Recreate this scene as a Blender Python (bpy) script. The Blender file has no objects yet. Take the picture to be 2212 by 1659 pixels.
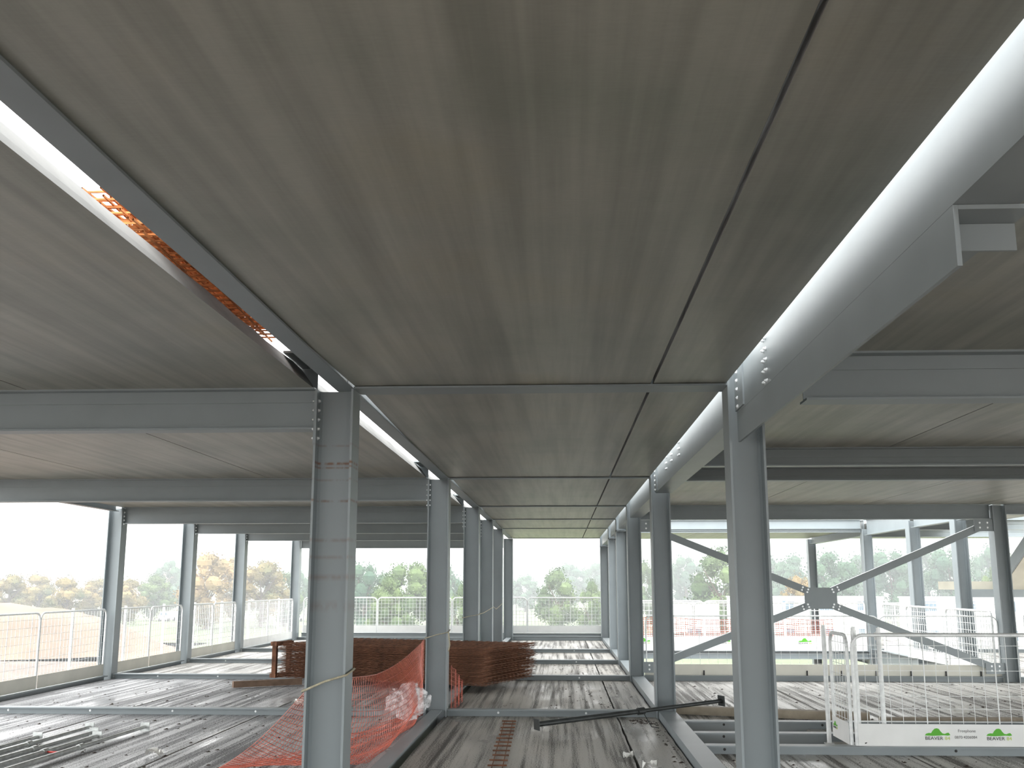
import bpy, math, random
from mathutils import Vector, Matrix, Euler, noise
random.seed(7)
S = bpy.context.scene
COL = S.collection
EYE = 1.67
# ------------------------------------------------------------------ camera
F = 2250.0
cd = bpy.data.cameras.new('camera'); cam = bpy.data.objects.new('camera', cd); COL.objects.link(cam)
cd.sensor_fit = 'HORIZONTAL'; cd.sensor_width = 36.0; cd.lens = 36.0 * F / 2212.0
cd.clip_start = 0.05; cd.clip_end = 3000
PITCH = math.atan(433.0 / F); YAW = math.atan(107.0 / F * math.cos(PITCH))
cam.rotation_euler = (math.pi / 2 + PITCH, 0, YAW); cam.location = (0, 0, EYE)
S.camera = cam
# ------------------------------------------------------------------ sky (even, bright overcast)
W = bpy.data.worlds.new('overcast_sky'); S.world = W; W.use_nodes = True
wn = W.node_tree.nodes; wl = W.node_tree.links
bg = wn['Background']; bg.inputs['Strength'].default_value = 1.0
tc = wn.new('ShaderNodeTexCoord'); sx = wn.new('ShaderNodeSeparateXYZ'); mr = wn.new('ShaderNodeMapRange')
mr.inputs['From Min'].default_value = -0.05; mr.inputs['From Max'].default_value = 0.9
rp = wn.new('ShaderNodeValToRGB'); rp.color_ramp.elements[0].color = (0.87, 0.885, 0.875, 1)
rp.color_ramp.elements[1].color = (1.15, 1.17, 1.18, 1)
wl.new(tc.outputs['Generated'], sx.inputs[0]); wl.new(sx.outputs['Z'], mr.inputs['Value'])
wl.new(mr.outputs[0], rp.inputs[0]); wl.new(rp.outputs[0], bg.inputs['Color'])
S.view_settings.view_transform = 'Standard'; S.view_settings.look = 'None'
S.view_settings.gamma = 1; S.view_settings.use_curve_mapping = False
S.view_settings.exposure = 2.6
S.cycles.use_denoising = True
S.cycles.max_bounces = 8; S.cycles.diffuse_bounces = 6; S.cycles.glossy_bounces = 3
S.cycles.transparent_max_bounces = 12; S.cycles.volume_bounces = 0

# ------------------------------------------------------------------ materials
def new_mat(name):
    m = bpy.data.materials.new(name); m.use_nodes = True
    return m, m.node_tree.nodes, m.node_tree.links, m.node_tree.nodes['Principled BSDF']
def plain(name, col, rough=0.6, metal=0.0, var=0.12, scale=3.0, bump=0.0, spec=0.5):
    m, n, l, b = new_mat(name)
    t = n.new('ShaderNodeTexCoord'); z = n.new('ShaderNodeTexNoise'); z.inputs['Scale'].default_value = scale
    z.inputs['Detail'].default_value = 5
    r = n.new('ShaderNodeValToRGB')
    r.color_ramp.elements[0].position = 0.3; r.color_ramp.elements[1].position = 0.7
    r.color_ramp.elements[0].color = tuple(c * (1 - var) for c in col) + (1,)
    r.color_ramp.elements[1].color = tuple(min(1, c * (1 + var)) for c in col) + (1,)
    l.new(t.outputs['Object'], z.inputs['Vector']); l.new(z.outputs['Fac'], r.inputs[0]); l.new(r.outputs[0], b.inputs['Base Color'])
    b.inputs['Roughness'].default_value = rough; b.inputs['Metallic'].default_value = metal
    b.inputs['Specular IOR Level'].default_value = spec
    if bump:
        q = n.new('ShaderNodeBump'); q.inputs['Strength'].default_value = bump; q.inputs['Distance'].default_value = 0.01
        l.new(z.outputs['Fac'], q.inputs['Height']); l.new(q.outputs[0], b.inputs['Normal'])
    return m
def stretched(n, l, sc, scale, detail=6, space='Object', rough=0.6):
    t = n.new('ShaderNodeTexCoord'); mp = n.new('ShaderNodeMapping'); mp.inputs['Scale'].default_value = sc
    z = n.new('ShaderNodeTexNoise'); z.inputs['Scale'].default_value = scale; z.inputs['Detail'].default_value = detail
    z.inputs['Roughness'].default_value = rough
    l.new(t.outputs[space], mp.inputs[0]); l.new(mp.outputs[0], z.inputs['Vector'])
    return z
def ramp(n, l, src, stops):
    r = n.new('ShaderNodeValToRGB'); cr = r.color_ramp
    while len(cr.elements) < len(stops): cr.elements.new(0.5)
    for e, (p, c) in zip(cr.elements, stops):
        e.position = p; e.color = (c if len(c) == 4 else tuple(c) + (1,)) if isinstance(c, tuple) else (c, c, c, 1)
    l.new(src, r.inputs[0]); return r
def mixc(n, l, fac, a, b, mode='MIX'):
    m = n.new('ShaderNodeMix'); m.data_type = 'RGBA'; m.blend_type = mode
    for s, v in ((0, fac), (6, a), (7, b)):
        if isinstance(v, (int, float)): m.inputs[s].default_value = v
        elif isinstance(v, tuple): m.inputs[s].default_value = v if len(v) == 4 else v + (1,)
        else: l.new(v, m.inputs[s])
    return m.outputs[2]

def soffit_mat(name, base):
    m, n, l, b = new_mat(name)
    a = stretched(n, l, (5.0, 0.16, 1), 1.6, 4)            # long casting streaks along the planks
    c = stretched(n, l, (1, 1, 1), 0.9, 5)                 # broad damp clouds
    d = stretched(n, l, (14, 60, 14), 1.5, 3)              # fine cross grain
    r1 = ramp(n, l, a.outputs['Fac'], [(0.35, tuple(x * 0.78 for x in base)), (0.62, tuple(x * 1.1 for x in base))])
    r2 = ramp(n, l, c.outputs['Fac'], [(0.3, (0.80, 0.84, 0.82)), (0.55, (1, 1, 1)), (0.75, (1.0, 0.96, 0.86))])
    r3 = ramp(n, l, d.outputs['Fac'], [(0.3, 0.93), (0.7, 1.0)])
    o = mixc(n, l, 1.0, r1.outputs[0], r2.outputs[0], 'MULTIPLY'); o = mixc(n, l, 1.0, o, r3.outputs[0], 'MULTIPLY')
    l.new(o, b.inputs['Base Color']); b.inputs['Roughness'].default_value = 0.42
    b.inputs['Specular IOR Level'].default_value = 0.6
    q = n.new('ShaderNodeBump'); q.inputs['Strength'].default_value = 0.10; q.inputs['Distance'].default_value = 0.002
    l.new(a.outputs['Fac'], q.inputs['Height']); l.new(q.outputs[0], b.inputs['Normal'])
    return m
def floor_mat(name, base, dirt, amount, wet, grit=0.9):
    """wet precast plank: pale skin, dark gritty runs of aggregate along the plank"""
    m, n, l, b = new_mat(name)
    a = stretched(n, l, (11.0, 0.22, 1), 1.0, 4, rough=0.6)
    g = stretched(n, l, (75, 48, 30), 1.0, 3, rough=0.8)
    w = stretched(n, l, (1.6, 0.5, 1), 1.2, 5)
    big = stretched(n, l, (0.8, 0.2, 1), 1.0, 3)
    ad = n.new('ShaderNodeMath'); ad.operation = 'MULTIPLY_ADD'; l.new(g.outputs['Fac'], ad.inputs[0]); ad.inputs[1].default_value = grit
    l.new(a.outputs['Fac'], ad.inputs[2])
    a2 = n.new('ShaderNodeMath'); a2.operation = 'MULTIPLY_ADD'; l.new(big.outputs['Fac'], a2.inputs[0]); a2.inputs[1].default_value = 0.5
    l.new(ad.outputs[0], a2.inputs[2])
    sc = n.new('ShaderNodeMath'); sc.operation = 'DIVIDE'; sc.inputs[1].default_value = 1.5 + grit
    l.new(a2.outputs[0], sc.inputs[0])
    mask = ramp(n, l, sc.outputs[0], [(amount - .02, 0), (amount + .035, 1)])
    tone = ramp(n, l, w.outputs['Fac'], [(0.3, tuple(x * 0.6 for x in base)), (0.65, base)])
    o = mixc(n, l, mask.outputs[0], tone.outputs[0], dirt)
    l.new(o, b.inputs['Base Color'])
    rr = ramp(n, l, w.outputs['Fac'], [(0.35, wet), (0.6, wet + 0.25)])
    ro = mixc(n, l, mask.outputs[0], rr.outputs[0], (0.7, 0.7, 0.7))
    l.new(ro, b.inputs['Roughness'])
    q = n.new('ShaderNodeBump'); q.inputs['Strength'].default_value = 0.6; q.inputs['Distance'].default_value = 0.012
    l.new(mask.outputs[0], q.inputs['Height']); l.new(q.outputs[0], b.inputs['Normal'])
    return m
def rusty_column_mat(name, col):
    m, n, l, b = new_mat(name)
    t = n.new('ShaderNodeTexCoord'); sp = n.new('ShaderNodeSeparateXYZ'); l.new(t.outputs['Object'], sp.inputs[0])
    acc = None
    for z, hgt, s in ((2.66, .012, .35), (2.53, .016, 1.0), (2.50, .012, .7), (2.41, .012, .35), (2.26, .014, .7), (1.98, .02, .35),
                      (1.86, .02, .3), (1.72, .03, .35), (1.52, .05, .25)):
        d = n.new('ShaderNodeMath'); d.operation = 'SUBTRACT'; l.new(sp.outputs['Z'], d.inputs[0]); d.inputs[1].default_value = z
        ab = n.new('ShaderNodeMath'); ab.operation = 'ABSOLUTE'; l.new(d.outputs[0], ab.inputs[0])
        mm = n.new('ShaderNodeMapRange'); l.new(ab.outputs[0], mm.inputs['Value'])
        mm.inputs['From Min'].default_value = 0; mm.inputs['From Max'].default_value = hgt
        mm.inputs['To Min'].default_value = s; mm.inputs['To Max'].default_value = 0
        if acc is None: acc = mm.outputs[0]
        else:
            x = n.new('ShaderNodeMath'); x.operation = 'MAXIMUM'; l.new(acc, x.inputs[0]); l.new(mm.outputs[0], x.inputs[1]); acc = x.outputs[0]
    z = stretched(n, l, (14, 14, 5), 1.2, 4)
    zr = ramp(n, l, z.outputs['Fac'], [(0.38, 0), (0.55, 1)])
    mu = n.new('ShaderNodeMath'); mu.operation = 'MULTIPLY'; l.new(acc, mu.inputs[0]); l.new(zr.outputs[0], mu.inputs[1])
    o = mixc(n, l, mu.outputs[0], col, (0.16, 0.06, 0.02))
    l.new(o, b.inputs['Base Color']); b.inputs['Roughness'].default_value = 0.42
    return m

STEELC = (0.24, 0.272, 0.285)
M = {}
M['steel'] = plain('painted_grey_steel', STEELC, 0.42, 0.0, 0.05, 2.5)
M['steel_rust'] = rusty_column_mat('painted_steel_with_rust_bands', STEELC)
M['soffit'] = soffit_mat('precast_plank_soffit', (0.345, 0.340, 0.295))
M['conc'] = plain('precast_plank_edge', (0.27, 0.265, 0.25), 0.8, 0, 0.18, 6, 0.3)
M['floor_dark'] = floor_mat('wet_plank_top', (0.70, 0.68, 0.64), (0.12, 0.108, 0.095), 0.515, 0.20)
M['floor_walk'] = floor_mat('walkway_plank_top', (0.50, 0.475, 0.43), (0.075, 0.07, 0.062), 0.518, 0.24, 1.1)
M['floor_left'] = floor_mat('gritty_plank_top', (0.62, 0.62, 0.63), (0.15, 0.15, 0.155), 0.495, 0.18, 1.2)
M['zinc'] = plain('zinc_bolt', (0.75, 0.77, 0.78), 0.35, 0.6, 0.1, 30)
M['dark'] = plain('plain_black', (0.03, 0.03, 0.03), 0.6)
M['galv'] = plain('galvanised_tube', (0.80, 0.82, 0.82), 0.4, 0.1, 0.1, 20)
M['white'] = plain('white_board', (0.80, 0.81, 0.80), 0.55, 0, 0.04, 4)
M['cream'] = plain('plywood_toe_board', (0.66, 0.65, 0.58), 0.6, 0, 0.08, 2)
M['rust'] = plain('rusty_bar', (0.155, 0.068, 0.036), 0.85, 0, 0.5, 9)
M['rust2'] = plain('bright_rust_bar', (0.42, 0.16, 0.05), 0.85, 0, 0.45, 9)
M['timber'] = plain('wet_timber', (0.17, 0.11, 0.075), 0.7, 0, 0.3, 6)
M['timber2'] = plain('pale_timber', (0.34, 0.29, 0.225), 0.7, 0, 0.2, 6)
M['net'] = plain('orange_red_net', (0.60, 0.15, 0.10), 0.3, 0, 0.2, 9)
M['rope'] = plain('hemp_rope', (0.42, 0.38, 0.28), 0.9, 0, 0.2, 60)
M['black_steel'] = plain('black_prop', (0.045, 0.05, 0.05), 0.4, 0.3, 0.3, 12)
M['prop'] = plain('weathered_galvanised_prop', (0.55, 0.57, 0.56), 0.35, 0.6, 0.2, 14)
M['redpaint'] = plain('red_paint', (0.65, 0.05, 0.04), 0.45)
M['paper'] = plain('crumpled_paper', (0.85, 0.85, 0.82), 0.8)
M['green'] = plain('logo_green', (0.10, 0.42, 0.03), 0.6, 0, 0.02)
M['lime'] = plain('logo_lime', (0.50, 0.62, 0.10), 0.6, 0, 0.02)
M['ink'] = plain('logo_black', (0.03, 0.03, 0.03), 0.6, 0, 0.02)
M['ink2'] = plain('lettering_grey', (0.20, 0.20, 0.20), 0.6, 0, 0.02)
M['clod'] = plain('mud_clod', (0.07, 0.055, 0.045), 0.8, 0, 0.3, 20, 0.5)
M['slab_edge'] = plain('darkened_slab_edge', (0.15, 0.148, 0.14), .85, 0, .15, 3, .3); M['grout'] = plain('dark_joint_grout', (0.10, 0.095, 0.085), .9); M['bag'] = None  # slab edge: concrete colour darkened to offset glaring daylight in the left gap
m, n, l, b = new_mat('clear_polythene'); b.inputs['Base Color'].default_value = (0.9, 0.9, 0.92, 1); b.inputs['Roughness'].default_value = 0.25
z = stretched(n, l, (1, 1, 1), 14, 4); r = ramp(n, l, z.outputs['Fac'], [(0.4, 0.25), (0.62, 0.85)]); l.new(r.outputs[0], b.inputs['Alpha']); M['bag'] = m

# ------------------------------------------------------------------ mesh building
class MB:
    def __init__(s): s.v = []; s.f = []
    def add(s, vs, fs):
        k = len(s.v); s.v += [tuple(x) for x in vs]; s.f += [tuple(i + k for i in q) for q in fs]; return s
    def box(s, x0, x1, y0, y1, z0, z1):
        return s.add([(x0, y0, z0), (x1, y0, z0), (x1, y1, z0), (x0, y1, z0), (x0, y0, z1), (x1, y0, z1), (x1, y1, z1), (x0, y1, z1)],
                     [(0, 3, 2, 1), (4, 5, 6, 7), (0, 1, 5, 4), (1, 2, 6, 5), (2, 3, 7, 6), (3, 0, 4, 7)])
    def tube(s, a, b, r, n=8, r2=None, cap=True):
        a = Vector(a); b = Vector(b); d = b - a
        if d.length < 1e-6: return s
        q = d.to_track_quat('Z', 'Y'); r2 = r if r2 is None else r2
        vs = []
        for p, rr in ((a, r), (b, r2)):
            for i in range(n):
                t = 2 * math.pi * (i + .5) / n; vs.append(p + q @ Vector((math.cos(t) * rr, math.sin(t) * rr, 0)))
        fs = [(i, (i + 1) % n, n + (i + 1) % n, n + i) for i in range(n)]
        if cap: fs += [tuple(range(n - 1, -1, -1)), tuple(range(n, 2 * n))]
        return s.add(vs, fs)
    def path(s, pts, r, n=6):
        for a, b in zip(pts[:-1], pts[1:]): s.tube(a, b, r, n)
        return s
    def sweep(s, prof, a, b, up=None):
        """closed 2D profile (p,q) swept from a to b; p along side vector, q along up"""
        a = Vector(a); b = Vector(b); d = (b - a).normalized(); up = Vector(up or (0, 0, 1))
        side = d.cross(up).normalized(); up2 = side.cross(d).normalized(); n = len(prof)
        vs = [p + side * u + up2 * w for p in (a, b) for u, w in prof]
        return s.add(vs, [(i, (i + 1) % n, n + (i + 1) % n, n + i) for i in range(n)] + [tuple(range(n - 1, -1, -1)), tuple(range(n, 2 * n))])
    def obar(s, c, ax, half, L, W, H):
        """box centred at c, long axis ax"""
        c = Vector(c); ax = Vector(ax).normalized(); up = Vector((0, 0, 1)) if abs(ax.z) < .95 else Vector((0, 1, 0))
        return s.sweep([(-W / 2, -H / 2), (W / 2, -H / 2), (W / 2, H / 2), (-W / 2, H / 2)], c - ax * L / 2, c + ax * L / 2, up)
    def build(s, name, mat, parent=None, loc=None, smooth=False):
        me = bpy.data.meshes.new(name)
        vs = s.v
        if loc is not None: vs = [(x - loc[0], y - loc[1], z - loc[2]) for x, y, z in vs]
        me.from_pydata(vs, [], s.f); me.update(); me.materials.append(mat)
        if smooth: me.polygons.foreach_set('use_smooth', [True] * len(me.polygons))
        o = bpy.data.objects.new(name, me); COL.objects.link(o)
        if parent is not None:
            o.parent = parent
            if loc is None: o.location = -parent.location if parent.rotation_euler.z == 0 else (0, 0, 0)
        elif loc is not None: o.location = loc
        return o
def tag(o, label=None, cat=None, group=None, kind=None):
    if label: o['label'] = label
    if cat: o['category'] = cat
    if group: o['group'] = group
    if kind: o['kind'] = kind
    return o
def empty(name, loc, rz=0.0):
    o = bpy.data.objects.new(name, None); COL.objects.link(o); o.location = loc; o.rotation_euler = (0, 0, rz); o.empty_display_size = .1; return o
def copy_tree(o, parent=None):
    c = o.copy(); COL.objects.link(c); c.parent = parent
    for ch in o.children: copy_tree(ch, c)
    return c
def hexa(mb, c, ax, r=0.014, L=0.012):
    c = Vector(c); ax = Vector(ax).normalized(); return mb.tube(c, c + ax * L, r, 6)
_bolt = {}
def bolt(c, ax, parent, mat='zinc', r=0.015, L=0.014, name='bolt'):
    """one bolt head with its washer and shank end"""
    key = (mat, r, L)
    if key not in _bolt:
        mb = MB(); mb.tube((0, 0, 0), (0, 0, L * .25), r * 1.3, 12); mb.tube((0, 0, L * .25), (0, 0, L), r, 6); mb.tube((0, 0, L), (0, 0, L * 1.3), r * .5, 8)
        me = bpy.data.meshes.new('bolt'); me.from_pydata(mb.v, [], mb.f); me.materials.append(M[mat]); _bolt[key] = me
    o = bpy.data.objects.new(name, _bolt[key]); COL.objects.link(o); o.parent = parent
    o.location = Vector(c) - (parent.location if parent else Vector((0, 0, 0)))
    o.rotation_mode = 'QUATERNION'; o.rotation_quaternion = Vector(ax).to_track_quat('Z', 'Y'); return o

# ------------------------------------------------------------------ grid
ROW = [-0.7, 7.34, 13.85, 19.03, 22.9, 26.7, 32.4]       # front faces of the column rows
CW = 0.26                                                # column depth front to back
XL0, XL1 = -1.77, -1.49                                  # left walkway columns
XR0, XR1 = 1.19, 1.44                                    # right walkway columns
SOF = 3.08; TOPF = 0.09; RT = 3.23; RTF = 3.305
ORD = ['behind the viewer', 'nearest', 'second', 'third', 'fourth', 'fifth', 'last and farthest']

def h_column(name, x0, x1, y0, z0, z1, label, group, mat='steel', tf=0.016, tw=0.012, baseplate=True, cap=None):
    """H section, flanges facing left and right, web facing the viewer"""
    root = empty(name, ((x0 + x1) / 2, y0 + CW / 2, z0)); tag(root, label, 'column', group)
    fx = 0.018
    ym = y0 + CW / 2
    prof = [(x0, y0), (x0 + tf, y0), (x0 + tf, ym - tw / 2 - fx), (x0 + tf + fx, ym - tw / 2), (x1 - tf - fx, ym - tw / 2), (x1 - tf, ym - tw / 2 - fx),
            (x1 - tf, y0), (x1, y0), (x1, y0 + CW), (x1 - tf, y0 + CW), (x1 - tf, ym + tw / 2 + fx), (x1 - tf - fx, ym + tw / 2),
            (x0 + tf + fx, ym + tw / 2), (x0 + tf, ym + tw / 2 + fx), (x0 + tf, y0 + CW), (x0, y0 + CW)]
    n = len(prof); mb = MB()
    vs = [(x, y, z) for z in (z0, z1) for x, y in prof]
    fs = [(i, (i + 1) % n, n + (i + 1) % n, n + i) for i in range(n)]
    quads = [(0, 1, 14, 15), (1, 2, 13, 14), (2, 3, 12, 13), (3, 4, 11, 12), (4, 5, 10, 11), (5, 6, 9, 10), (6, 7, 8, 9)]
    fs += [tuple(reversed(q)) for q in quads] + [tuple(i + n for i in q) for q in quads]
    mb.add(vs, fs); mb.build('shaft', M[mat], root)
    if baseplate:
        MB().box(x0 - .03, x1 + .03, y0 - .03, y0 + CW + .03, z0, z0 + .02).build('base_plate', M['steel'], root)
    if cap:
        MB().box(x0, x1, y0, y0 + CW, cap - .03, cap).build('cap_plate', M['steel'], root)
    return root
def i_prof(b, z0, z1, tf, tw):
    h = b / 2; w = tw / 2
    return [(-h, z0), (h, z0), (h, z0 + tf), (w, z0 + tf), (w, z1 - tf), (h, z1 - tf), (h, z1), (-h, z1), (-h, z1 - tf), (-w, z1 - tf), (-w, z0 + tf), (-h, z0 + tf)]
def sec_faces(n):
    return [(i, (i + 1) % n, n + (i + 1) % n, n + i) for i in range(n)]
def i_beam(name, a, b, z0, z1, wdt, label, group=None, tf=0.014, tw=0.012, shelf=None, mat='steel'):
    """I beam from a=(x,y) to b=(x,y)"""
    root = empty(name, ((a[0] + b[0]) / 2, (a[1] + b[1]) / 2, z0)); tag(root, label, 'beam', group)
    A = Vector((a[0], a[1], 0)); B = Vector((b[0], b[1], 0)); d = (B - A).normalized(); sd = Vector((-d.y, d.x, 0))
    pr = i_prof(wdt, z0, z1, tf, tw); n = 12; mb = MB()
    vs = [P + sd * p + Vector((0, 0, q)) for P in (A, B) for p, q in pr]
    fs = sec_faces(n)
    quads = [(0, 1, 2, 11), (11, 2, 3, 10), (10, 3, 4, 9), (9, 4, 5, 8), (8, 5, 6, 7)]
    quads = [(0, 1, 2, 11), (10, 3, 4, 9), (8, 5, 6, 7)]
    fs += [tuple(q) for q in quads] + [tuple(i + n for i in reversed(q)) for q in quads]
    mb.add(vs, fs); mb.build('rolled_section', M[mat], root)
    if shelf:
        m2 = MB()
        for sgn in (-1, 1):
            vs = []
            for P in (A, B):
                for p, q in ((tw / 2, shelf - .1), (tw / 2 + .012, shelf - .1), (tw / 2 + .012, shelf - .014), (wdt / 2 + .02, shelf - .014), (wdt / 2 + .02, shelf), (tw / 2, shelf)):
                    vs.append(P + sd * p * sgn + Vector((0, 0, q)))
            m2.add(vs, sec_faces(6) + [(0, 1, 2, 5), (2, 3, 4, 5), (6, 11, 8, 7), (8, 11, 10, 9)])
        m2.build('shelf_angle', M[mat], root)
    return root

# ------------------------------------------------------------------ columns
def zr(i): return 3.07
lab_l = ['', 'grey H column left of the walkway with rust bands, nearest, rope tied round it', 'second H column of the left walkway row, red net tied at its foot',
         'third H column of the left walkway row, behind the rusty mesh stack', 'fourth H column of the left walkway row, thin rope on it',
         'fifth H column of the left walkway row, small red net beside it', 'last H column of the left walkway row at the far barrier']
lab_r = ['', 'nearest H column right of the walkway, dark web facing the viewer', 'second H column right of the walkway, black prop across its foot',
         'third H column right of the walkway, cross brace starts at it', 'fourth H column right of the walkway, pale bluish face',
         'fifth H column right of the walkway, pale bluish face', 'last H column right of the walkway at the far barrier']
colL = {}; colR = {}; colO = {}; colX = {}
for i in range(1, 7):
    colL[i] = h_column('steel_column', XL0, XL1, ROW[i], -0.15, 3.06, lab_l[i], 'columns left of the walkway', 'steel_rust' if i == 1 else 'steel')
    colR[i] = h_column('steel_column', XR0, XR1, ROW[i], -0.15, 3.30, lab_r[i], 'columns right of the walkway', cap=(2.83 if i > 3 else None))
lab_o = {2: 'outer left column out at the picture edge', 3: 'outer left column nearest in view beside the earth mound', 4: 'second outer left column, in front of the autumn trees',
         5: 'third outer left column, between two white fence panels', 6: 'outer left corner column at the far end of the deck'}
for i in (1, 2, 3, 4, 5, 6):
    colO[i] = h_column('steel_column', -8.37, -8.11, ROW[i], -0.15, 3.06, lab_o.get(i, 'outer left column nearest the viewer'), 'columns along the left edge')
for j, (y, lb) in enumerate([(ROW[3], 'right outer column nearest in view, brace ends at it'), (20.9, 'right outer column just behind the nearest one'),
                             (23.6, 'slim pale column right of the cross brace, standing on the far wing'), (27.2, 'column at the front corner of the far wing'),
                             (33.2, 'short dark column behind the brace plate, under the far wing roof corner')]):
    colX[j] = h_column('steel_column', 7.68, 7.92, y, -4.4 if j > 1 else -0.15, 3.06, lb, 'columns along the right side')

for i in range(1, 7):
    MB().box(-1.90, -1.50, ROW[i] - .42, ROW[i] + CW + .02, 3.235, 3.25).build('closing_plate', M['steel'], colL[i])
# beam end bolts on the left flange of the left walkway columns
for i in range(1, 6):
    for k in range(5):
        z = 2.98 - .068 * k
        for dy in (.07,):
            bolt((XL0 - .012, ROW[i] + CW / 2 - dy, z), (-1, 0, 0), colL[i], r=.011, L=.012)
            bolt((XL0 + .016, ROW[i] + CW / 2 - dy, z), (1, 0, 0), colL[i], r=.011, L=.012)
    MB().box(XL0 - .012, XL0, ROW[i] + .03, ROW[i] + CW - .03, 2.66, 3.04).build('end_plate', M['steel'], colL[i])
for i in (3, 4, 5):
    for k in range(4):
        bolt((-8.11 + .012, ROW[i] + .06, 2.98 - .07 * k), (1, 0, 0), colO[i])
    MB().box(-8.11, -8.098, ROW[i] + .03, ROW[i] + CW - .03, 2.7, 3.04).build('end_plate', M['steel'], colO[i])

# ------------------------------------------------------------------ beams overhead
ROWC = [r + CW / 2 for r in ROW]
names_row = ['behind', 'nearest', 'second', 'third', 'fourth', 'fifth', 'last']
bl = {}
for i in range(0, 7):
    q = {0: 'above and behind the viewer'}.get(i, names_row[i] + ' one counting away from the viewer')
    bl[i] = i_beam('roof_beam', (-8.096, ROWC[i]), (XL0 - .013, ROWC[i]), 2.775, RTF, .15, 'deep grey cross beam over the left bay, ' + q, 'cross beams over the left bay', shelf=3.08)
    if i > 0:
        i_beam('roof_beam', (XL1, ROWC[i]), (XR0, ROWC[i]), SOF - .018, RTF, .26 if i == 1 else .14, 'shallow cross beam over the walkway, ' + q, 'cross beams over the walkway')
# left longitudinal (over the left column line), flush with the soffit
for i in range(0, 6):
    y0 = ROW[i] + (CW if i else 0); y1 = ROW[i + 1]
    i_beam('roof_beam', (-1.565, y0 - (.12 if i else 0)), (-1.565, y1 + .12), 3.062, RTF, .13,
           'narrow beam running away over the left column line, bay %s' % ['overhead with daylight and rusty mesh beside it', 'behind the nearest column', 'behind the second column', 'behind the third column', 'behind the fourth column', 'ending at the far corner'][i],
           'beams over the left column line', tf=.012, tw=.01)
    i_beam('roof_beam', (-8.24, y0), (-8.24, y1), 3.0, RTF, .13, 'edge beam over the outer left columns, bay %s' % ['overhead out of view', 'left of the picture', 'before the first outer column in view', 'between the first two outer columns in view', 'between the next two outer columns', 'ending at the far left corner'][i], 'edge beams on the left', tf=.012, tw=.01)
# right longitudinal channels (web faces the walkway)
def channel(name, xw, y0, y1, z0, z1, wdt, label, group, tf=.016, tw=.012):
    root = empty(name, (xw, (y0 + y1) / 2, z0)); tag(root, label, 'beam', group)
    pr = [(xw, z0), (xw + wdt, z0), (xw + wdt, z0 + tf), (xw + tw, z0 + tf), (xw + tw, z1 - tf), (xw + wdt, z1 - tf), (xw + wdt, z1), (xw, z1)]
    mb = MB(); vs = [(x, y, z) for y in (y0, y1) for x, z in pr]
    fs = [tuple(reversed(f)) for f in sec_faces(8)] + [(0, 1, 2, 3), (0, 3, 4, 7), (4, 5, 6, 7), (11, 10, 9, 8), (15, 12, 11, 8), (15, 14, 13, 12)]
    mb.add(vs, fs); mb.build('rolled_section', M['steel'], root); return root
cl = ['long bright beam sweeping overhead at the right, daylight on its web', 'bright beam behind the nearest right column with paired bolts', 'beam behind the second right column, thin slot of daylight over it',
      'beam behind the third right column', 'beam behind the fourth right column', 'beam ending at the far right walkway column']
chan = []
for i in range(0, 6):
    y0 = ROW[i] + CW if i else -3.0; y1 = ROW[i + 1]
    c = channel('roof_beam', 1.25, y0 + .002, y1 - .002, 2.854, RTF, .21, cl[i], 'beams over the right column line'); chan.append(c)
    if i < 2:
        MB().box(1.238, 1.25, y1 - .32, y1 - .004, 2.87, 3.16).build('splice_plate', M['steel'], c)
        for k in range(5): bolt((1.238, y1 - .12, 3.13 - .061 * k), (-1, 0, 0), c, r=.013, L=.010)
    if i == 0: ys = [(6.26, 5, 0)]
    elif i == 1: ys = [(12.3, 3, 0), (11.7, 2, .04), (10.97, 3, 0)]
    else: ys = []
    for yy, nb, dz in ys:
        for k in range(nb):
            for s in (-.035, .035): bolt((1.25, yy + s, 3.14 - dz - .066 * k), (-1, 0, 0), c, r=.010, L=.016)
# hanging angle under the near right beam
ang = empty('steel_angle', (1.25, 3.2, 2.652)); tag(ang, 'large grey angle hanging under the bright beam, its cut end showing at the right', 'angle')
MB().box(1.25, 1.266, 3.2, 7.33, 2.652, 2.853).build('vertical_leg', M['steel'], ang)
MB().box(1.2665, 1.50, 3.2, 7.33, 2.838, 2.853).build('horizontal_leg', M['steel'], ang)
MB().box(1.267, 1.50, 3.34, 3.352, 2.745, 2.837).build('stiffener', M['steel'], ang)
# right cross beams overhead
def xbeam(y, x0, x1, z0, w, lb): return i_beam('roof_beam', (x0, y), (x1, y), z0, RTF, w, lb, 'cross beams over the right bay', shelf=3.08)
xbeam(6.45, 1.51, 7.67, 2.78, .18, 'deep dark cross beam at the right, nearest over the right bay')
xbeam(11.05, 1.47, 13.5, 2.89, .14, 'second cross beam over the right bay, front one of the close pair')
xbeam(12.95, 1.47, 13.5, 2.92, .14, 'third cross beam over the right bay, rear one of the close pair')
xbeam(ROWC[3], 1.445, 7.67, 2.82, .16, 'cross beam at the right above the X brace')
xbeam(ROWC[3], 7.93, 13.5, 2.90, .16, 'cross beam beyond the right outer column at the picture edge')
xbeam(23.73, 7.93, 13.5, 2.86, .16, 'dark cross beam beyond the slim pale column on the far wing')
xbeam(27.33, 2.0, 7.67, 3.03, .12, 'pale front edge beam of the far wing roof, seen below the braced beam')
xbeam(27.33, 7.93, 13.5, 2.86, .16, 'far cross beam of the right wing roof')
for a_, b_, lb in ((ROW[3] + CW, 20.9, 'short roof beam between the two nearest right outer columns'), (21.16, 23.6, 'roof beam running back to the slim pale column'),
                   (23.86, 27.2, 'roof beam running back to the far wing corner column'), (27.46, 33.2, 'sloping looking pale edge beam ending over the short dark column')):
    i_beam('roof_beam', (7.8, a_), (7.8, b_), 2.9, RTF, .16, lb, 'beams along the right side')

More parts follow.
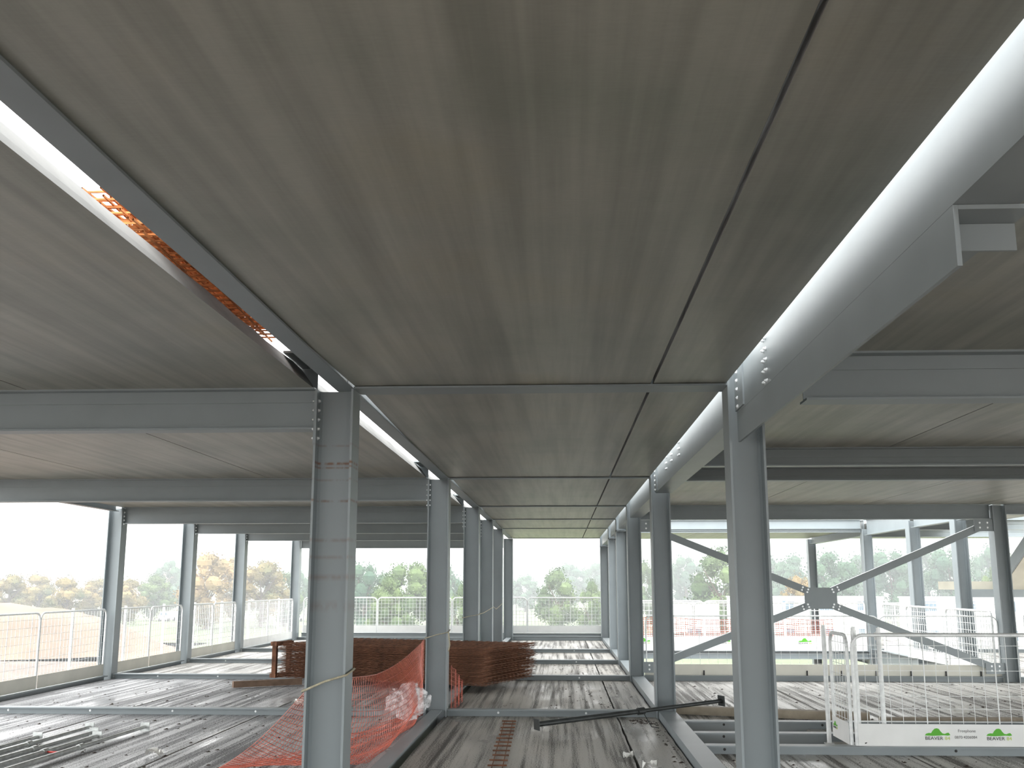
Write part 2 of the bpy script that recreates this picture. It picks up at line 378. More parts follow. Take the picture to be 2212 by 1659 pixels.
# ------------------------------------------------------------------ precast planks
JL = [-8.17, -5.95, -3.93, -1.80]
def plank(name, x0, x1, y0, y1, z0, z1, mats, el=0.0, er=0.0, gapl=(0, 0), seed=0):
    """plank with keyed long edges; el/er = how far the edge slopes in towards the top; gapl = taper of the left edge near/far"""
    rnd = random.Random(seed); mb = MB(); n = 26; vs = []
    for k in range(n + 1):
        t = k / n; y = y0 + (y1 - y0) * t
        j = lambda a: (noise.noise(Vector((seed * 7.3 + a, y * 3.0, 0))) * .006)
        gl = gapl[0] * max(0, 1 - t / .45) + gapl[1] * max(0, (t - .8) / .2)
        vs += [(x0 + gl, y, z0), (x1, y, z0), (x1 - er * .3 + j(2), y, z0 + .05), (x1 - er + j(3) * 2, y, z1), (x0 + gl + el + j(4) * 2, y, z1), (x0 + gl + el * .3 + j(5), y, z0 + .05)]
    bot = []; top = []; side = []
    for k in range(n):
        a = k * 6; b2 = a + 6
        bot.append((a, a + 1, b2 + 1, b2)[::-1]); top.append((a + 3, b2 + 3, b2 + 4, a + 4)[::-1])
        for q in ((1, 2), (2, 3), (4, 5), (5, 0)): side.append((a + q[0], a + q[1], b2 + q[1], b2 + q[0])[::-1])
    side += [(0, 5, 4, 3, 2, 1)[::-1], tuple(n * 6 + i for i in (0, 5, 4, 3, 2, 1))]
    me = bpy.data.meshes.new(name); me.from_pydata(vs, [], bot + top + side); me.update()
    for mm in mats: me.materials.append(mm)
    me.polygons.foreach_set('material_index', [0] * len(bot) + [1] * len(top) + [2] * len(side)); me.update()
    o = bpy.data.objects.new(name, me); COL.objects.link(o); tag(o, kind='structure'); return o
MC = [M['soffit'], M['conc'], M['conc']]
sd = 0
yb = [-7.0] + ROWC
for i in range(1, 7):
    a = yb[i] + .012 if i > 0 else yb[i]; 
for i in range(0, 7):
    ya = (-7.0 if i == 0 else ROWC[i - 1] + .01); yb_ = ROWC[i] - .01
    # left bay
    x = JL
    for k in range(3):
        sd += 1
        o_last = plank('ceiling', x[k] + .006, x[k + 1] - .006 if k < 2 else x[k + 1], ya, yb_, SOF, RT, MC, .004, .105 if k == 2 else .004, seed=sd)
    me_ = o_last.data; me_.materials[2] = M['slab_edge']
    sd += 1
    g = (.045, 0) if i > 1 else (0, .03)
    plank('ceiling', -1.512, .648, ya, yb_, SOF + .001, RT, MC, .02, .004, gapl=g, seed=sd); sd += 1
    plank('ceiling', .670, 1.185, ya, yb_, SOF + .001, RT, MC, .02, .11, seed=sd)  # right edge cut back artificially so sky light reaches the channel web
JG = []
for i in range(0, 7):
    ya = (-7.0 if i == 0 else ROWC[i - 1] + .05); yb_ = ROWC[i] - .05
    for xj, w_ in ((.659, .012), (-5.95, .006), (-3.93, .006)):
        o = MB().box(xj - w_, xj + w_, ya, yb_ - (.06 if xj > 0 else 0), SOF + .05, RT - .01).build('ceiling', M['grout']); tag(o, kind='structure')
def right_planks(ya, yb_, xs=(1.49, 3.43, 5.43, 7.43, 9.4, 11.4, 13.4), z0=SOF, z1=RT, nm='ceiling', mats=MC, x_lo=None):
    global sd
    for k in range(len(xs) - 1):
        sd += 1
        plank(nm, max(xs[k], x_lo or -99) + .006, xs[k + 1] - .006, ya, yb_, z0, z1, mats, .004, .004, seed=sd)
        if k and nm == 'ceiling' and yb_ < 19: tag(MB().box(xs[k] - .0058, xs[k] + .0058, ya, yb_, z0 + .05, z1 - .01).build('ceiling', M['grout']), kind='structure')
right_planks(-7, 6.44); right_planks(6.46, 11.04); right_planks(11.06, 12.94, xs=(1.49, 3.43, 5.43, 7.43, 9.4, 11.4, 13.4)); right_planks(12.96, ROWC[3] - .01)
right_planks(ROWC[3] + .01, 23.64, xs=(7.93, 9.8)); right_planks(ROWC[3] + .01, 21.7, xs=(9.82, 11.6, 13.4)); right_planks(23.82, 27.32, xs=(7.93, 9.8))
right_planks(27.34, 33.3, xs=(1.9, 3.8, 5.7, 7.7)); right_planks(27.34, 33.3, xs=(7.93, 9.8, 11.6, 13.4))

# floors
FZ = -0.15
def fmats(k): return [M['conc'], M[k], M['conc']]
for i in range(0, 7):
    ya = (-7.0 if i == 0 else ROWC[i - 1] + .01); yb_ = ROWC[i] - .01
    if i == 0: continue
    xs = [-8.15, -5.95, -3.93, -1.72]
    for k in range(3):
        sd += 1; plank('floor', xs[k] + .006, xs[k + 1] - .004, ya, yb_, FZ, 0, fmats('floor_left' if i < 4 else 'floor_dark'), .008, .008, seed=sd)
    sd += 1; plank('floor', -1.53, .695, ya, yb_, FZ, 0, fmats('floor_walk'), .006, .006, seed=sd)
    sd += 1; plank('floor', .707, 1.205, ya, yb_, FZ, 0, fmats('floor_walk'), .006, .006, seed=sd)
XF = (1.46, 3.45, 5.43, 7.43, 9.4, 11.4, 13.4)
right_planks(ROWC[0], 11.04, XF, FZ, 0, 'floor', fmats('floor_dark'))
right_planks(11.06, 11.95, (2.85, 5.43, 7.43, 9.4, 11.4, 13.4), FZ, 0, 'floor', fmats('floor_dark'))
right_planks(11.97, 12.94, (2.85, 5.43, 7.43, 9.4, 11.4, 13.4), FZ, 0, 'floor', fmats('floor_dark'))
right_planks(12.96, ROWC[3] - .01, XF, FZ, 0, 'floor', fmats('floor_dark'))
right_planks(ROWC[3] + .01, 27.32, (7.93, 9.8, 11.6, 13.4), FZ, 0, 'floor', fmats('floor_dark'))
right_planks(27.34, 33.3, (1.5, 3.8, 5.7, 7.68), FZ, 0, 'floor', fmats('floor_dark')); right_planks(27.34, 33.3, (7.93, 9.8, 11.6, 13.4), FZ, 0, 'floor', fmats('floor_dark'))
# ------------------------------------------------------------------ floor steel (top flange stands proud of the planks)
fb = 'floor_beam'
def fbeam(a, b, label, group, w=.15, z0=-.17, z1=TOPF, dots=None, hole_mat='zinc'):
    r_ = i_beam(fb, a, b, z0, z1, w, label, group)
    if dots:
        for x in dots: bolt((x, a[1] - .006, .045), (0, -1, 0), r_, hole_mat, r=.011, L=.008)  # heads stand in for bolt holes; pale ones for daylight showing through
    return r_
for i in range(1, 7):
    nm = names_row[i]
    fbeam((-8.096, ROWC[i]), (XL0 - .002, ROWC[i]), 'floor cross beam in the left bay, %s counting away, pale discs for lit bolt holes' % nm, 'floor cross beams left', dots=[-7.3 + 1.1 * k for k in range(5)] if i > 1 else None)
    fbeam((XL1 + .002, ROWC[i]), (XR0 - .002, ROWC[i]), 'floor cross beam across the walkway, %s counting away' % nm, 'floor cross beams of the walkway', dots=[-.83, .3] if 1 < i < 6 else None,
          z1=(.09 if i < 6 else .13))
for i in range(0, 6):
    y0 = ROW[i] + CW if i else ROW[0]; y1 = ROW[i + 1]
    q = ['under the viewer', 'running to the second column', 'running to the third column', 'under the rusty mesh stack', 'running to the fifth column', 'running to the far corner'][i]
    i_beam(fb, (-1.617, y0 + .002), (-1.617, y1 - .002), -.17, TOPF, .145, 'floor beam along the left column line, ' + q, 'floor beams along the left column line')
    c = channel(fb, 1.22, y0 + .002, y1 - .002, -.17, TOPF, .21, 'flat topped floor beam along the right column line, ' + q.replace('under the rusty mesh stack', 'running to the fourth column'), 'floor beams along the right column line')
    i_beam(fb, (-8.24, y0 + .002), (-8.24, y1 - .002), -.17, .06, .15, 'floor edge beam under the left fence, ' + q.replace('column', 'outer column').replace('under the rusty mesh stack', 'before the fourth outer column'), 'floor edge beams left')
DOTS = [1.9 + .85 * k for k in range(0, 9)]
fbeam((1.432, 11.05), (7.67, 11.05), 'front of three close floor beams at the right, logo fence stands on it', 'close floor beams at the right', dots=[1.62, 3.9, 6.1, 7.3], hole_mat='dark')
fbeam((1.432, 11.96), (7.67, 11.96), 'middle of three close floor beams at the right', 'close floor beams at the right', dots=[1.75, 3.0, 5.0, 7.0], hole_mat='dark')
fbeam((1.432, 12.95), (7.67, 12.95), 'rear of three close floor beams at the right', 'close floor beams at the right', dots=[1.9, 3.05, 5.0, 7.0], hole_mat='dark')
fbeam((1.445, ROWC[3]), (7.67, ROWC[3]), 'floor edge beam under the X brace', 'floor edge beams right', z1=.095)
fbeam((7.93, ROWC[3]), (13.4, ROWC[3]), 'floor beam beyond the right outer column', 'floor edge beams right')
fbeam((1.5, 27.33), (7.67, 27.33), 'far wing floor edge beam over the green field', 'floor edge beams right', w=.15, z0=-.17, z1=.03)
fbeam((7.93, 27.33), (13.4, 27.33), 'far floor beam of the right wing', 'floor edge beams right')
for a_, b_, lb in ((ROW[3] + CW, 20.9, 'floor beam between the two nearest right outer columns'), (21.16, 23.6, 'floor beam to the slim pale column'), (23.86, 27.2, 'floor beam to the far wing corner'), (27.46, 33.2, 'floor beam of the far wing right side')):
    i_beam(fb, (7.8, a_ + .002), (7.8, b_ - .002), -.3, TOPF, .15, lb, 'floor beams along the right side')
fbeam((-8.096, 32.95), (1.4, 32.95), 'upstand edge beam under the far white fence', 'far edge beams', w=.12, z0=-.3, z1=.20)

# ------------------------------------------------------------------ X brace in the third row
YB = ROWC[3] - .09
br = empty('cross_brace', (4.58, YB, 1.43)); tag(br, 'grey steel X brace with square bolted centre plate', 'brace')
PC = (4.58, 1.43)
MB().box(4.30, 4.87, YB - .014, YB, 1.245, 1.615).build('centre_plate', M['steel'], br)
arms = [((4.36, 1.56), (1.47, 2.72)), ((4.80, 1.56), (7.62, 2.74)), ((4.36, 1.30), (1.47, .20)), ((4.80, 1.30), (7.62, .20))]
for (x0, z0), (x1, z1) in arms:
    d = Vector((x1 - x0, 0, z1 - z0)).normalized(); p = Vector((-d.z, 0, d.x)) * .062
    if p.z < 0: p = -p
    a = Vector((x0, 0, z0)) - d * .05; b2 = Vector((x1, 0, z1))
    vs = []
    for q in (a, b2):
        for (s, y) in ((1, YB + .001), (-1, YB + .001), (-1, YB + .013), (.8, YB + .013), (.8, YB + .09), (1, YB + .09)):
            r_ = q + p * s; vs.append((r_.x, y, r_.z))
    MB().add(vs, sec_faces(6) + [(0, 1, 2, 3), (0, 3, 4, 5), (9, 8, 7, 6), (11, 10, 9, 6)]).build('brace_arm', M['steel'], br)
    for t in (.10, .20):
        for s in (-.4, .4):
            q = Vector((x0, 0, z0)) + d * (t - .1) + p * s; bolt((q.x, YB - .014, q.z), (0, -1, 0), br, r=.013)
    gx0, gx1 = (1.442, 1.75) if x1 < 4 else (7.35, 7.678); gz0, gz1 = (2.60, 2.815) if z1 > 1 else (.145, .33)
    MB().box(gx0, gx1, YB - .0135, YB, gz0, gz1).build('gusset_plate', M['steel'], br)
    for u_ in (.3, .7):
        for w_ in (.3, .7): bolt((gx0 + (gx1 - gx0) * u_, YB - .0135, gz0 + (gz1 - gz0) * w_), (0, -1, 0), br, r=.013)

# ------------------------------------------------------------------ rusty mesh sheets
def mesh_sheet(L, Wd, pitch, r, mat, ends=.08):
    mb = MB(); nx = int(L / pitch); ny = int(Wd / pitch)
    for k in range(ny + 1):
        y = -Wd / 2 + ends + (Wd - 2 * ends) * k / ny; mb.tube((-L / 2, y, 0), (L / 2, y, 0), r, 4, cap=False)
    for k in range(nx + 1):
        x = -L / 2 + ends + (L - 2 * ends) * k / nx; mb.tube((x, -Wd / 2, r * 1.6), (x, Wd / 2, r * 1.6), r, 4, cap=False)
    return mb.build('rusty_mesh_sheet', mat)
sheet = mesh_sheet(3.95, 2.05, .15, .0048, M['rust'])
A0 = Vector((-1.20, 16.75)); ux = Vector((-.93, .37)).normalized(); uy = Vector((.37, .93)).normalized()
cx = A0 + ux * 1.97 + uy * 1.02
ang0 = math.atan2(ux.y, ux.x)
N = 32
for k in range(N):
    o = sheet if k == 0 else sheet.copy()
    if k: COL.objects.link(o)
    o.location = (cx.x + random.uniform(-.06, .06), cx.y + random.uniform(-.05, .05), .115 + .0181 * k)
    o.rotation_euler = (0, 0, ang0 + random.uniform(-.018, .018))
    tag(o, 'rusty welded mesh sheet lying on top of the tall pile behind the netting' if k == N - 1 else ('bottom rusty mesh sheet of the tall pile, resting on the floor beam' if k == 0 else 'rusty welded mesh sheet inside the tall pile behind the netting'), 'mesh sheet', 'rusty mesh sheets piled on the deck')
for (t0, s0, lb) in ((.3, 0, 'timber bearer under the left end of the rusty mesh pile, sticking out'), (3.3, 0, 'timber bearer under the middle of the rusty mesh pile')):
    pass
bx = cx + ux * 1.75
bearer = empty('timber_bearer', (-4.7, 17.6, 0)); tag(bearer, 'brown timber bearer sticking out from under the left end of the mesh pile', 'timber')
MB().obar((-4.9, 17.75, .062), (.75, .45, 0), 0, 1.15, .1, .098).build('plank', M['timber'], bearer)
strap = empty('rusty_bracket', (-4.75, 18.0, .1)); tag(strap, 'rusty steel frame standing against the left end of the mesh pile', 'bracket')
e = cx + ux * 2.13
mb = MB(); 
for s in (-.9, -.5): 
    p = e + uy * s; mb.obar((p.x, p.y, .4), (0, 0, 1), 0, .6, .07, .12)
p = e - uy * .7; mb.obar((p.x, p.y, .66), (uy.x, uy.y, 0), 0, .5, .12, .07); mb.obar((p.x, p.y, .13), (uy.x, uy.y, 0), 0, .5, .12, .07)
mb.build('frame', M['rust'], strap)
# pile on the roof seen through the gap
rs = mesh_sheet(2.3, 2.6, .10, .0065, M['rust2'])
for k in range(9):
    o = rs if k == 0 else rs.copy()
    if k: COL.objects.link(o)
    o.location = (-2.3 + random.uniform(-.05, .05), 5.75 + random.uniform(-.05, .05), 3.325 + .0245 * k)
    o.rotation_euler = (0, 0, math.pi / 2 + random.uniform(-.05, .05))
    tag(o, 'orange rusty mesh sheet lying on the roof, seen through the gap above', 'mesh sheet', 'rusty mesh sheets on the roof')

# ------------------------------------------------------------------ red netting
def net(name, P, nu, nv, r, mat, label, group=None, mid=None):
    root_mb = MB(); g = [[Vector(P(i / nu, j / nv)) for j in range(nv + 1)] for i in range(nu + 1)]
    for i in range(nu + 1):
        for j in range(nv + 1):
            if i < nu: root_mb.tube(g[i][j], g[i + 1][j], r * (1.25 if j % 3 == 0 else 1), 3, cap=False)
            if j < nv: root_mb.tube(g[i][j], g[i][j + 1], r, 3, cap=False)
    o = root_mb.build(name, mat); tag(o, label, 'netting', group); return o
def lerp(a, b, t): return a + (b - a) * t
def P1(u, v):
    y = lerp(7.7, 13.80, u); zt = lerp(.97, .97, u) - .15 * math.sin(math.pi * min(1, u * 1.0)) ; 
    pinch = max(0, (u - .82) / .18) ** 1.5
    ripple = .03 * math.sin(u * 23 + v * 5) + .02 * math.sin(v * 31 + u * 9)
    if v < .45:                                    # hanging curtain
        t = v / .45
        x = -1.775 + .17 * math.sin(math.pi * t) * max(0, math.sin(math.pi * min(1, max(0, (u - .25) / .72)))) + ripple * t; z = lerp(zt, .06, t ** .8); z = lerp(z, max(z, .75 - .7 * t), pinch)
        y2 = y - .25 * t * (1 - u)
    else:                                          # lying out on the planks
        t = (v - .45) / .55
        x = -1.775 - t * lerp(1.45, .15, u ** .8) + ripple; z = .03 + .05 * abs(math.sin(t * 9 + u * 14)) * (1 - t * .4); y2 = y + 1.1 * t * (1 - u) - .25 * (1 - u)
    wgt = max(0, 1 - u * 2.4) ** 1.3
    xs_, ys_, zs_ = lerp(-1.80, -3.15, v), lerp(7.7, 9.6, v) + u * 4, lerp(.97, .02, v) - .08 * math.sin(math.pi * v)
    x = lerp(x, xs_, wgt); y2 = lerp(y2, ys_, wgt); z = lerp(z, zs_, wgt)
    x = min(x, -1.60 if 8.0 < y2 < 13.6 else -1.785)
    return (x, y2, max(z, .015))
net('safety_netting', P1, 96, 34, .0027, M['net'], 'orange red plastic netting hanging between the two nearest left columns and spilling over the planks')
def P2(u, v):
    y = lerp(14.14, 15.7, u); zt = .62 - .35 * u
    return (-1.455 - .02 * math.sin(u * 20), y, lerp(zt, .012, v))
net('safety_netting', P2, 26, 10, .0022, M['net'], 'small scrap of red netting hanging on the walkway side of the second left column')
def P3(u, v):
    y = lerp(23.3, 26.5, u); return (-1.93 - .05 * math.sin(u * 15), y, lerp(lerp(1.15, .9, u), .1, v))
net('safety_netting', P3, 34, 12, .0035, M['net'], 'red netting hanging beside the fifth left walkway column')
def P4(u, v): return (lerp(2.0, 7.6, u), 30.4 + .08 * math.sin(u * 9), lerp(.72 + .04 * math.sin(u * 12), .05, v))
net('safety_netting', P4, 90, 12, .007, M['net'], 'long red netting fence on the far wing behind the white boards')
# bag caught in the net
mb = MB(); n1 = 14; vs = []; fs = []
for i in range(n1 + 1):
    for j in range(n1 + 1):
        u = i / n1 - .5; v = j / n1 - .5
        rr = math.hypot(u, v)
        z = .30 * math.exp(-rr * rr * 7) * (1 + .5 * noise.noise(Vector((u * 6, v * 6, 1)))) 
        vs.append((-1.74 + u * .46 + .03 * noise.noise(Vector((u * 9, v * 9, 4))), 12.2 - z * .5 + u * .25, .37 + v * .42 * (1 - .35 * abs(u)) + .05 * noise.noise(Vector((u * 8, v * 8, 7)))))
for i in range(n1):
    for j in range(n1):
        u = (i + .5) / n1 - .5; v = (j + .5) / n1 - .5
        if abs(u) + abs(v) < .68: fs.append((i * (n1 + 1) + j, (i + 1) * (n1 + 1) + j, (i + 1) * (n1 + 1) + j + 1, i * (n1 + 1) + j + 1))
bag = MB().add(vs, fs).build('plastic_bag', M['bag']); tag(bag, 'crumpled clear plastic sheet caught on the red netting', 'plastic sheet')

# ropes
def rope(pts, r, label):
    cu = bpy.data.curves.new('rope', 'CURVE'); cu.dimensions = '3D'; cu.bevel_depth = r; cu.bevel_resolution = 1
    sp = cu.splines.new('POLY'); sp.points.add(len(pts) - 1)
    for q, p in zip(sp.points, pts): q.co = (*p, 1)
    cu.materials.append(M['rope']); o0 = bpy.data.objects.new('rope', cu); COL.objects.link(o0); bpy.context.view_layer.update()
    me = bpy.data.meshes.new_from_object(o0); bpy.data.objects.remove(o0); o = bpy.data.objects.new('rope', me); COL.objects.link(o); tag(o, label, 'rope'); return o
def band(c0, c1, y, z0, z1, extra=None):
    e_ = .012
    p = [(c0 - e_, y + CW + e_, z0 + .03), (c0 - e_, y - e_, z0), (lerp(c0, c1, .5), y - e_, lerp(z0, z1, .6)), (c1 + e_, y - e_, z1), (c1 + e_, y + CW + e_, z1 + .02), (c0 - e_, y + CW + e_, z0 + .03)]
    return p + (extra or [])
rope(band(XL0, XL1, ROW[1], .95, 1.06), .008, 'beige rope wound round the nearest left column')
rope(band(XL0, XL1, ROW[2], .98, 1.06), .006, 'thin rope tied round the second left column above the net')
rope([(XL1 + .02, ROW[2] - .02, 1.06), (XL1 + .04, ROW[2] - .03, .9), (XL1 + .02, ROW[2] - .02, .82)], .008, 'dark rope tail hanging on the second left column')
rope(band(XL0, XL1, ROW[3], 1.08, 1.14), .006, 'thin rope tied round the third left column')
rope([(XL1, ROW[3] + .3, 1.14), (XL1 - .05, 21.0, 1.12), (XL1, ROW[4] - .02, 1.18), (XL1, ROW[4] + .3, 1.19), (XL1 - .05, 25, 1.1), (XL1, ROW[5], 1.2)], .006, 'thin rope strung from the third to the fifth left column')

# ------------------------------------------------------------------ edge protection
def fence_panel(L, H=1.1, toe=.2, toe_mat='white', pitch=.1, wire=.003, tube=.018, top_r=.12, logo=False):
    root = empty('mesh_barrier', (0, 0, 0))
    # frame with rounded upper corners, in the XZ plane
    pts = [(0, 0, 0), (0, 0, H - top_r)]
    for k in range(1, 6):
        t = math.pi / 2 * k / 5; pts.append((top_r - top_r * math.cos(t), 0, H - top_r + top_r * math.sin(t)))
    r2 = [(L - x, y, z) for x, y, z in reversed(pts)]
    MB().path(pts + r2, tube, 8).build('frame', M['galv'], root)
    w = MB(); n = int(L / pitch)
    for k in range(1, n): w.tube((L * k / n, 0, toe), (L * k / n, 0, H - .01), wire * (2.2 if k % 6 == 0 else 1), 4, cap=False)
    n = int((H - toe) / pitch)
    for k in range(0, n): z = toe + (H - toe) * k / n + .02; w.tube((.02, 0, z), (L - .02, 0, z), wire, 4, cap=False)
    w.build('wire_mesh', M['galv'], root)
    t = MB().box(.01, L - .01, -.024, -.019, .0, toe).build('toe_board', M[toe_mat], root)
    return root, t
def flat_poly(name, pts, y, mat, parent, y1=None):
    n = len(pts); mb = MB().add([(x, y, z) for x, z in pts] + [(x, y + .002, z) for x, z in pts], [tuple(range(n)), tuple(range(2 * n - 1, n - 1, -1))] + [(i, n + i, n + (i + 1) % n, (i + 1) % n) for i in range(n)])
    return mb.build(name, mat, parent)
HILL = [(0, 0), (.02, .022), (.055, .03), (.085, .028), (.105, .055), (.135, .08), (.165, .085), (.19, .078), (.21, .05), (.235, .025), (.265, .02), (.29, .03), (.315, .034), (.33, .018), (.335, .005), (.30, 0), (.25, .004), (.2, 0), (.1, -.004)]
def text(s, x, z, size, mat, parent, y=-.0265, w=1.0):
    cu = bpy.data.curves.new('lettering', 'FONT'); cu.body = s; cu.size = size; cu.extrude = .0006; cu.space_character = 1.0
    cu.materials.append(mat); o0 = bpy.data.objects.new('lettering', cu); COL.objects.link(o0); bpy.context.view_layer.update()
    me = bpy.data.meshes.new_from_object(o0); bpy.data.objects.remove(o0); o = bpy.data.objects.new('lettering', me); COL.objects.link(o); o.parent = parent
    o.location = (x, y, z); o.rotation_euler = (math.pi / 2, 0, 0); o.scale = (w, 1, 1); return o
def logo(x, z, s, parent):
    flat_poly('hill_logo', [(x + a * s, z + .055 * s + b_ * s * 1.1) for a, b_ in HILL], -.0265, M['green'], parent)
    text('BEAVER', x, z, .062 * s, M['ink'], parent, w=1.12); text('84', x + .262 * s, z, .062 * s, M['lime'], parent, w=1.1)
def place(root, loc, rz, label, group='edge protection fence'):
    root.location = loc; root.rotation_euler = (0, 0, rz); tag(root, label, 'barrier', group); return root
# near right logo panel (stands on the front close beam) and its return
p, t = fence_panel(4.7, 1.07, .21, pitch=.115); place(p, (2.93, 11.02, .095), 0, 'white and galvanised fence panel with two green hill logos on its toe board')
logo(.66, .062, .74, t); logo(1.26, .062, .74, t); text('Freephone', .985, .135, .04, M['ink2'], t); text('0870 4206084', .95, .075, .038, M['ink2'], t)
flat_poly('arrow_mark', [(.07, .018), (.09, .026), (.09, .034), (.07, .03)], -.0265, M['ink'], t)
p, t = fence_panel(.66, 1.07, .21, pitch=.1); place(p, (2.89, 11.72, .095), -math.pi / 2, 'short return fence panel at the left end of the logo panel')
logo(.05, .09, .5, t)
for x, y, lb in ((2.84, 11.78, 'galvanised post behind the short return fence'), (2.98, 11.12, 'galvanised post at the corner of the logo fence'), (3.06, 11.40, 'galvanised post behind the logo fence, left one'), (3.24, 11.14, 'galvanised post behind the logo fence, right one'), (6.6, 11.14, 'galvanised post behind the logo fence near the picture edge')):
    r_ = empty('fence_post', (x, y, 0)); tag(r_, lb, 'post', 'fence posts')
    zb = .0 if not (10.95 < y < 11.15) else TOPF
    MB().tube((x, y, zb + .005), (x, y, 1.2), .024, 12).build('tube', M['galv'], r_); MB().tube((x, y, 1.2), (x, y, 1.235), .02, 12).build('cap', M['galv'], r_)
    MB().box(x - .045, x + .045, y - .045, y + .045, zb, zb + .012).build('base_plate', M['galv'], r_)
r_ = empty('guard_rail', (4.9, 11.35, 1.15)); tag(r_, 'galvanised hand rail running behind the logo fence', 'rail')
MB().tube((3.25, 11.32, 1.155), (7.6, 11.32, 1.155), .02, 10).build('tube', M['galv'], r_)
MB().tube((3.28, 11.32, 1.10), (3.28, 11.32, 1.18), .028, 10).build('clamp', M['galv'], r_)
# row three, under the brace
proto3, t = fence_panel(2.05, 1.02, .01, pitch=.15, wire=.0025, tube=.012)
k = 0
for x in (1.50, 3.56, 5.62):
    o = proto3 if k == 0 else copy_tree(proto3); k += 1
    place(o, (x, ROWC[3] + .062, .097), 0, 'thin wire fence panel under the X brace, %s of three' % ['left', 'middle', 'right'][k - 1], 'wire fence under the brace')
tb = empty('toe_board', (4.55, ROWC[3], .035)); tag(tb, 'long cream toe board under the X brace', 'toe board')
MB().box(1.46, 7.66, ROWC[3] + .012, ROWC[3] + .036, .097, .285).build('board', M['cream'], tb)
for k in range(10): 
    x = 1.9 + .6 * k; MB().box(x - .012, x + .012, ROWC[3] - .004, ROWC[3] + .0115, .097, .18).build('clip', M['dark'], tb)
# far wing panels with logos
proto4, t4 = fence_panel(2.0, 1.22, .34, pitch=.12, wire=.006, tube=.022); logo(.3, .16, 1.0, t4)
k = 0
for x in (1.60, 3.62, 5.64):
    o = proto4 if k == 0 else copy_tree(proto4); k += 1
    place(o, (x, 27.3, .035), 0, 'white logo fence panel on the far wing front edge, %s of three' % ['left', 'middle', 'right'][k - 1], 'fence on the far wing')
proto5, t5 = fence_panel(2.25, 1.1, .2, pitch=.12, wire=.006, tube=.022)
k = 0
for x in (1.8, 4.1, 6.4, 8.7, 11.0):
    o = proto5 if k == 0 else copy_tree(proto5); k += 1
    place(o, (x, 33.2, .005), 0, 'white fence panel on the back edge of the far wing, number %s from the left' % ['one', 'two', 'three', 'four', 'five'][k - 1], 'fence on the back edge of the far wing')
k = 0
for y, lb in ((19.32, 'galvanised fence panel along the right outer columns, nearest'), (21.75, 'galvanised fence panel along the right outer columns, second'), (24.0, 'galvanised fence panel along the right outer columns, beside the slim column')):
    o = copy_tree(proto5); place(o, (7.62 if y < 23 else 7.78, y, .1), math.pi / 2, lb, 'fence along the right side')
for x, y, lb in ((8.2, 19.35, 'fence panel at the right behind the outer column foot'), (10.6, 19.35, 'fence panel at the right picture edge')):
    o = copy_tree(proto5); place(o, (x, y, .1), 0, lb, 'fence along the right side')
# far end of the walkway and of the left bay: from the left corner to the right walkway column
proto6, t6 = fence_panel(2.3, 1.06, .22, pitch=.105, wire=.006, tube=.022)
k = 0; xs6 = [-8.05, -5.72, -3.38, -1.05]
for x in xs6:
    o = proto6 if k == 0 else copy_tree(proto6); k += 1
    place(o, (x, 32.95, .205), 0, 'white mesh fence panel on the far edge, %s' % ['leftmost at the corner column', 'second from the left corner', 'third, just left of the walkway', 'fourth, closing the walkway'][k - 1], 'fence on the far edge')
# left edge
protoL = {}
LB = {2: ('left edge fence panel beside the earth mound, nearer one', 'left edge fence panel ending at the first outer column in view'),
      3: ('left edge fence panel just behind the first outer column', 'left edge fence panel before the second outer column'),
      4: ('left edge fence panel just behind the second outer column', 'left edge fence panel before the third outer column'),
      5: ('left edge fence panel just behind the third outer column', 'left edge fence panel ending at the far corner')}
for i in (2, 3, 4, 5):
    y0 = ROW[i] + CW + .02; L = (ROW[i + 1] - .02 - y0) / 2
    pr_, t_ = fence_panel(L - .02, 1.16, .2, 'cream' if i < 5 else 'white', pitch=.12, wire=.003 if i < 4 else .006, tube=.016 if i < 4 else .022)
    o2 = copy_tree(pr_)
    place(pr_, (-8.26, y0, .065), math.pi / 2, LB[i][0], 'fence along the left edge'); place(o2, (-8.26, y0 + L, .065), math.pi / 2, LB[i][1], 'fence along the left edge')
    for q, (yy, w) in enumerate(((y0 + L * .45, 'front'), (y0 + L * 1.55, 'rear'))):
        r_ = empty('fence_post', (-8.37, yy, .07)); tag(r_, '%s white tube post of the left fence, in bay %s from the nearest deck edge' % (w, names_row[i]), 'post', 'fence posts')
        MB().tube((-8.37, yy, .065), (-8.37, yy, 1.27), .026, 10).build('tube', M['galv'], r_)

# ------------------------------------------------------------------ loose things on the planks
def prop(a, b, mat, label, group=None, handle=False):
    a = Vector(a); b = Vector(b); d = (b - a).normalized(); mid = a.lerp(b, .5)
    root = empty('steel_prop', mid); tag(root, label, 'prop', group)
    c = a.lerp(b, .55)
    rr_ = .030 if group is None else .023
    MB().tube(a, c, rr_, 12).build('outer_tube', mat, root); MB().tube(c, b, rr_ * .8, 12).build('inner_tube', mat, root)
    MB().tube(c - d * .06, c + d * .03, rr_ * 1.4, 12).build('collar', mat, root)
    for q, nm in ((a, 'foot_plate'), (b, 'head_plate')):
        MB().obar(q, d, 0, .012, rr_ * 4.6, rr_ * 4.2).build(nm, mat, root)
    if handle: MB().tube(c, c + Vector((.16, -.05, .0)), .010, 8).build('handle', M['redpaint'], root)
    return root
pr_ = prop((-.30, 12.5, .09), (1.98, 13.62, .245), M['black_steel'], 'black adjustable steel prop leaning across the walkway beam and the right floor beam')
MB().path([(.95, 13.1, .20), (1.0, 13.06, .10), (1.05, 12.9, .02), (1.12, 12.8, .02)], .006).build('chain_pin', M['black_steel'], pr_)
